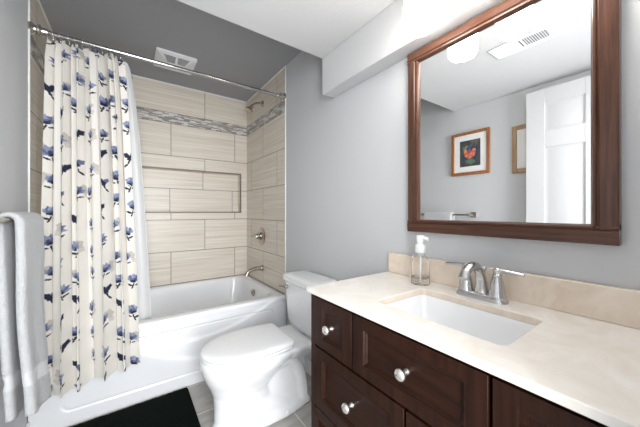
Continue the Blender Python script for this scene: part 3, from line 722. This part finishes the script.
# ------------------------------------------------------------------ toilet
TY = 1.523
def outline(front, back, hw, bw, z, xw=None, n=20, rc=.03, cy=TY):
    """egg shaped outline pointing to -x with a nearly straight back"""
    if xw is None: xw = front+(back-front)*.58
    half = []
    for k in range(n+1):
        a = PI/2*k/n; half.append((xw-(xw-front)*math.cos(a), hw*math.sin(a)))
    for k in range(1, 6): 
        f = k/6; half.append((xw+(back-rc-xw)*f, hw+(bw-hw)*f*f))
    for k in range(0, 6):
        a = PI/2*k/5; half.append((back-rc+rc*math.sin(a), bw-rc+rc*math.cos(a)))
    pts = [(x, cy+y, z) for x, y in half]+[(x, cy-y, z) for x, y in reversed(half[1:])]
    return pts
def toilet():
    t = thing('toilet', 'white two-piece toilet with closed elongated lid between tub and vanity', 'toilet', (1.1, TY, 0))
    bm = BM()
    L_ = [(0, .795, 1.375, .128, .095), (.012, .792, 1.378, .130, .097), (.035, .800, 1.372, .122, .09), (.055, .808, 1.32, .108, .06), (.14, .808, 1.16, .103, .045), (.20, .802, 1.14, .106, .045),
          (.245, .785, 1.16, .122, .055), (.29, .763, 1.20, .146, .08), (.335, .746, 1.26, .166, .11), (.375, .738, 1.30, .176, .13), (.400, .740, 1.30, .176, .135), (.404, .746, 1.295, .17, .13)]
    loft(bm, [outline(f, b, h, w, z) for z, f, b, h, w in L_])
    # deck that carries the tank
    loft(bm, [rrect(1.20, 1.48, TY-w, TY+w, .04, z, 6) for z, w in ((.30, .09), (.345, .14), (.375, .165), (.398, .168), (.402, .162))])
    loft(bm, [rrect(.93, 1.36, TY-w, TY+w, .03, z, 6) for z, w in ((.01, .085), (.10, .066), (.25, .066), (.38, .09))])
    # trapway bulging out of both flanks
    tube(bm, smoothpath([(.95, TY, .13), (1.03, TY, .20), (1.13, TY, .285), (1.22, TY, .30), (1.29, TY, .24), (1.32, TY, .13), (1.33, TY, .03)], 6), lerpl([.035, .045, .05, .05, .05, .05, .05], 6), 18, lerpl([2.3, 2.1, 2.0, 2.0, 2.0, 2.0, 2.0], 6), up=(0, 0, 1))
    o = build('bowl', bm, 'porcelain', t, 180)
    md = o.modifiers.new('remesh', 'REMESH'); md.mode = 'VOXEL'; md.voxel_size = .006; md.use_smooth_shade = True
    sm = o.modifiers.new('smooth', 'SMOOTH'); sm.iterations = 7; sm.factor = .6
    for s in (-1, 1):
        bm = BM(); lathe(bm, [(0, 0), (.015, 0), (.014, .010), (.009, .018), (0, .02)], (1.19, TY+s*.115, .015)); build('bolt_cap', bm, 'seat', t, 60)
    bm = BM()
    loft(bm, [outline(.742+i, 1.215-i*.3, .178-i, .165-i, z, 1.0) for z, i in ((.4030, .024), (.4095, .024), (.4100, .001), (.412, .0), (.421, 0), (.4235, .002), (.4238, .024), (.4295, .024))]); build('seat', bm, 'seat', t, 50)
    bm = BM()
    loft(bm, [outline(.740+i, 1.222-i*.3, .180-i, .166-i, z, 1.0) for z, i in ((.4293, .003), (.4303, .0005), (.442, 0), (.448, .004), (.4515, .012), (.4535, .04), (.4545, .09))]); build('lid', bm, 'seat', t, 50)
    for s in (-1, 1):
        bm = BM(); tube(bm, [(1.228, TY+s*.075-.022, .424), (1.228, TY+s*.075+.022, .424)], .011, 14); build('hinge', bm, 'seat', t, 60)
    # tank
    def tring(x0, hw, z, bow=.022, r=.035):
        out = []
        for (x, y, zz) in rrect(x0, 1.512, TY-hw, TY+hw, r, z, 8):
            w = (y-TY)/hw; f = max(0, (1.512-x)/(1.512-x0)); out.append((x-bow*(1-w*w)*f, y, zz))
        return out
    bm = BM(); loft(bm, [tring(1.375, .155, .4035), tring(1.362, .172, .412), tring(1.352, .182, .45), tring(1.343, .192, .56), tring(1.338, .198, .70), tring(1.338, .198, .712)]); build('tank', bm, 'porcelain', t, 50)
    bm = BM(); loft(bm, [tring(1.334, .201, .7125), tring(1.326, .208, .717), tring(1.324, .210, .724), tring(1.324, .210, .746), tring(1.328, .207, .756), tring(1.336, .200, .761), tring(1.37, .17, .764)]); build('tank_lid', bm, 'porcelain', t, 50)
    bm = BM(); yl, zl = TY+.145, .675
    lathe(bm, [(0, -.008), (.013, -.008), (.014, .003), (.008, .007), (.007, .016), (0, .017)], (1.328, yl, zl), 'X', sgn=-1)
    tube(bm, smoothpath([(1.315, yl-.004, zl), (1.305, yl+.02, zl+.002), (1.30, yl+.06, zl-.003)], 4), lerpl([.007, .0055, .007], 4), 12); build('flush_lever', bm, 'nickel', t, 60)
toilet()

# ------------------------------------------------------------------ bath mat
nu, nv = 150, 110
s = np.linspace(0, 1, nu); q = np.linspace(0, 1, nv); S, Q = np.meshgrid(s, q)
mx0, mx1, my0_, my1_ = -.0+.03, .760, 1.47, 2.008
X = mx0+(mx1-mx0)*S; Y = my0_+(my1_-my0_)*Q
r = .035
dx = np.abs(X-(mx0+mx1)/2)-((mx1-mx0)/2-r); dy = np.abs(Y-(my0_+my1_)/2)-((my1_-my0_)/2-r)
cor = (dx > 0) & (dy > 0); dd = np.hypot(dx, dy)
f = np.where(cor & (dd > r), r/np.maximum(dd, 1e-6), 1.0)
X = np.where(cor, (mx0+mx1)/2+np.sign(X-(mx0+mx1)/2)*((mx1-mx0)/2-r+dx*f), X)
Y = np.where(cor, (my0_+my1_)/2+np.sign(Y-(my0_+my1_)/2)*((my1_-my0_)/2-r+dy*f), Y)
edge = np.minimum(np.minimum(S*(mx1-mx0), (1-S)*(mx1-mx0)), np.minimum(Q, 1-Q)*(my1_-my0_))
rng = np.random.RandomState(4)
Z = .002+.016*np.clip(edge/.008, 0, 1)**.5+rng.uniform(0, .004, X.shape)*np.clip(edge/.01, 0, 1)
mt = gridmesh('bath_mat', nu, nv, np.stack([X, Y, Z], -1), 'mat')
tag(mt, 'very dark green shaggy bath mat on the floor against the tub', 'bath mat')

# ------------------------------------------------------------------ towel bar and towels
TBX, TBZ = .098, 1.166
t = thing('towel_bar', 'brushed metal towel bar on the left wall carrying a white towel', 'towel bar', (0, 1.46, TBZ))
bm = BM(); tube(bm, [(TBX, 1.205, TBZ), (TBX, 1.690, TBZ)], .0085, 16); build('bar', bm, 'nickel', t, 60)
for y in (1.212, 1.683):
    bm = BM(); box(bm, 0, .008, y-.024, y+.024, TBZ-.024, TBZ+.024); box(bm, .006, TBX+.012, y-.010, y+.010, TBZ-.012, TBZ+.012); build('bracket', bm, 'nickel', t, bevel=.002)
def towel(name, y0, y1, zf, zb, thick, flare, yshift, seed, label, xin=.0):
    """folded towel: closed section (outer and inner line) swept along the bar"""
    rng = random.Random(seed)
    r_in = .0100
    def section(th):
        outer = []; inner = []
        nL = 70
        for k in range(nL+1):                      # front, bottom to top
            f = 1-k/nL; z = zf+(TBZ-zf)*(1-f)
            fl = flare*f**1.3+.004*math.sin(f*7+seed)
            outer.append((TBX+r_in+th+fl, z, f)); inner.append((TBX+r_in+fl*.85, z, f))
        for k in range(1, 12):
            a = PI*k/12
            outer.append((TBX+(r_in+th)*math.cos(a), TBZ+(r_in+th*.72)*math.sin(a), 0)); inner.append((TBX+r_in*math.cos(a), TBZ+r_in*math.sin(a), 0))
        for k in range(0, 71):
            f = k/70; z = TBZ-(TBZ-zb)*f; fl = flare*.9*f**1.3
            outer.append((TBX-r_in-th+fl, z, -f)); inner.append((TBX-r_in+fl-.001, z, -f))
        return outer, inner
    rows = []; nY = 56
    for j in range(nY+1):
        g = j/nY; e = min(g, 1-g)*2
        rnd = math.sqrt(max(0, 1-(1-min(1, e/.16))**2)) if e < .16 else 1
        o_, i_ = section(thick)
        ring = []
        n = len(o_)
        for sgn, arr, oth in ((1, o_, i_), (-1, list(reversed(i_)), list(reversed(o_)))):
            for (a, b) in zip(arr, oth):
                mx_, mz_ = (a[0]+b[0])/2, (a[1]+b[1])/2
                k = .15+.85*rnd
                x = mx_+(a[0]-mx_)*k; z = mz_+(a[1]-mz_)*k
                side = a[2]; f = abs(side)
                y = y0+(y1-y0)*g+yshift*f
                if f > 0:
                    band = .5*(1+math.cos(max(-PI, min(PI, (z-zf-.125)/.035*PI))))
                    if sgn > 0: x -= .004*band*(1 if side > 0 else -1)
                    x += .004*math.sin(g*9+seed)*f
                d = noise.noise(Vector((x*70, y*70, z*70+seed)))*.0022*rnd
                z += xin*f*g
                z -= (.006*math.sin(g*PI*1.3+seed)+.004)*(f > .9)*(f-.9)*10
                ring.append((x+(d if sgn > 0 else 0), y, z+d*.4))
        rows.append(ring)
    P = np.array(rows)
    o = gridmesh(name, P.shape[1], P.shape[0], P, 'terry', None, closed_u=True)
    me = o.data; bm = bmesh.new(); bm.from_mesh(me)
    for bnd in (0, P.shape[0]-1):
        bm.verts.ensure_lookup_table()
        try: bm.faces.new([bm.verts[bnd*P.shape[1]+k] for k in range(P.shape[1])])
        except ValueError: pass
    bmesh.ops.recalc_face_normals(bm, faces=bm.faces)
    me.materials.append(M['terry_hem'])
    for f in bm.faces:
        c = f.calc_center_median(); f.smooth = True
        gg = (c.y-y0)/(y1-y0)
        if abs(c.z-(zf+.125)-xin*gg*.8) < .026: f.material_index = 1
    bm.to_mesh(me); bm.free()
    return tag(o, label, 'towel')
towel('bath_towel', 1.35, 1.640, .49, .49, .025, .022, .01, 1, 'white terry bath towel folded over the bar at the left edge of the photo', -.095)

# ------------------------------------------------------------------ pictures on the left wall (seen in the mirror)
def picture(y0, y1, z0, z1, fw_, m, label, art, mb):
    t = thing('framed_picture', label, 'picture', (0, (y0+y1)/2, z0))
    for nm, (a, b, c, d) in (('frame_side', (y0, y0+fw_, z0, z1)), ('frame_side', (y1-fw_, y1, z0, z1)), ('frame_rail', (y0+fw_, y1-fw_, z0, z0+fw_)), ('frame_rail', (y0+fw_, y1-fw_, z1-fw_, z1))):
        bm = BM(); box(bm, .002, .022, a, b, c, d); build(nm, bm, m, t, bevel=.004)
    bm = BM(); box(bm, .002, .012, y0+fw_-.002, y1-fw_+.002, z0+fw_-.002, z1-fw_+.002); build('mat_board', bm, 'paper', t)
    a, b, c, d = y0+mb, y1-mb, z0+mb, z1-mb
    n1, n2 = 90, 110
    U, V = np.meshgrid(np.linspace(-1, 1, n1), np.linspace(-1, 1, n2)); P = np.stack([np.full_like(U, .0125), a+(b-a)*(U+1)/2, c+(d-c)*(V+1)/2], -1)
    o = gridmesh('print', n1, n2, P, 'print', t, art(U, V))
def flower_art(U, V):
    rng = np.random.RandomState(2); C = np.empty(U.shape+(3,)); C[:] = srgb((66, 72, 78))
    def blob(x, y, a, b, ang, col, al=.9):
        ca, sa = math.cos(ang), math.sin(ang); p = ((U-x)*ca+(V-y)*sa)/a; q = (-(U-x)*sa+(V-y)*ca)/b
        m = np.clip((1-np.hypot(p, q))/.2, 0, 1)[..., None]*al; C[:] = C*(1-m)+srgb(col)*m
    cols = [(58, 78, 110), (88, 74, 66), (110, 92, 74), (50, 82, 76), (78, 60, 60), (96, 104, 98)]
    for k in range(60): blob(rng.uniform(-1, 1), rng.uniform(-1, 1), rng.uniform(.1, .4), rng.uniform(.06, .2), rng.uniform(0, 3), cols[rng.randint(6)], .7)
    blob(0, -.1, .75, .6, 0, (44, 58, 92), .85); blob(-.05, -.62, .5, .2, .1, (84, 128, 104)); blob(.5, .35, .28, .14, .6, (92, 134, 112)); blob(.35, .5, .2, .1, -.4, (120, 150, 120))
    for k in range(9):
        a = PI*(.95+k*1.1/8); blob(.02+.42*math.cos(a), .12+.36*math.sin(a), .2, .17, a, (200, 92, 58) if k % 2 else (222, 138, 104), .95)
    blob(0, -.02, .36, .22, 0, (206, 112, 78), .9); blob(-.1, .0, .14, .1, .4, (232, 160, 130), .8); blob(.16, .04, .12, .09, .2, (170, 66, 52), .9); blob(0, .1, .2, .12, 0, (184, 74, 58), .9); blob(.02, .2, .16, .16, 0, (126, 92, 140), 1)
    return C
def pale_art(U, V):
    C = np.empty(U.shape+(3,)); C[:] = srgb((206, 204, 196)); m = np.exp(-((U*1.5)**2+(V*1.3)**2)*2)[..., None]; return C*(1-m*.5)+srgb((120, 140, 130))*m*.5
picture(1.073, 1.412, 1.535, 1.932, .026, 'honey', 'honey wood framed print of an orange flower, reflected in the mirror', flower_art, .078)
picture(.60, .906, 1.508, 1.888, .034, 'oak', 'pale oak framed picture half hidden behind the open door, reflected in the mirror', pale_art, .095)
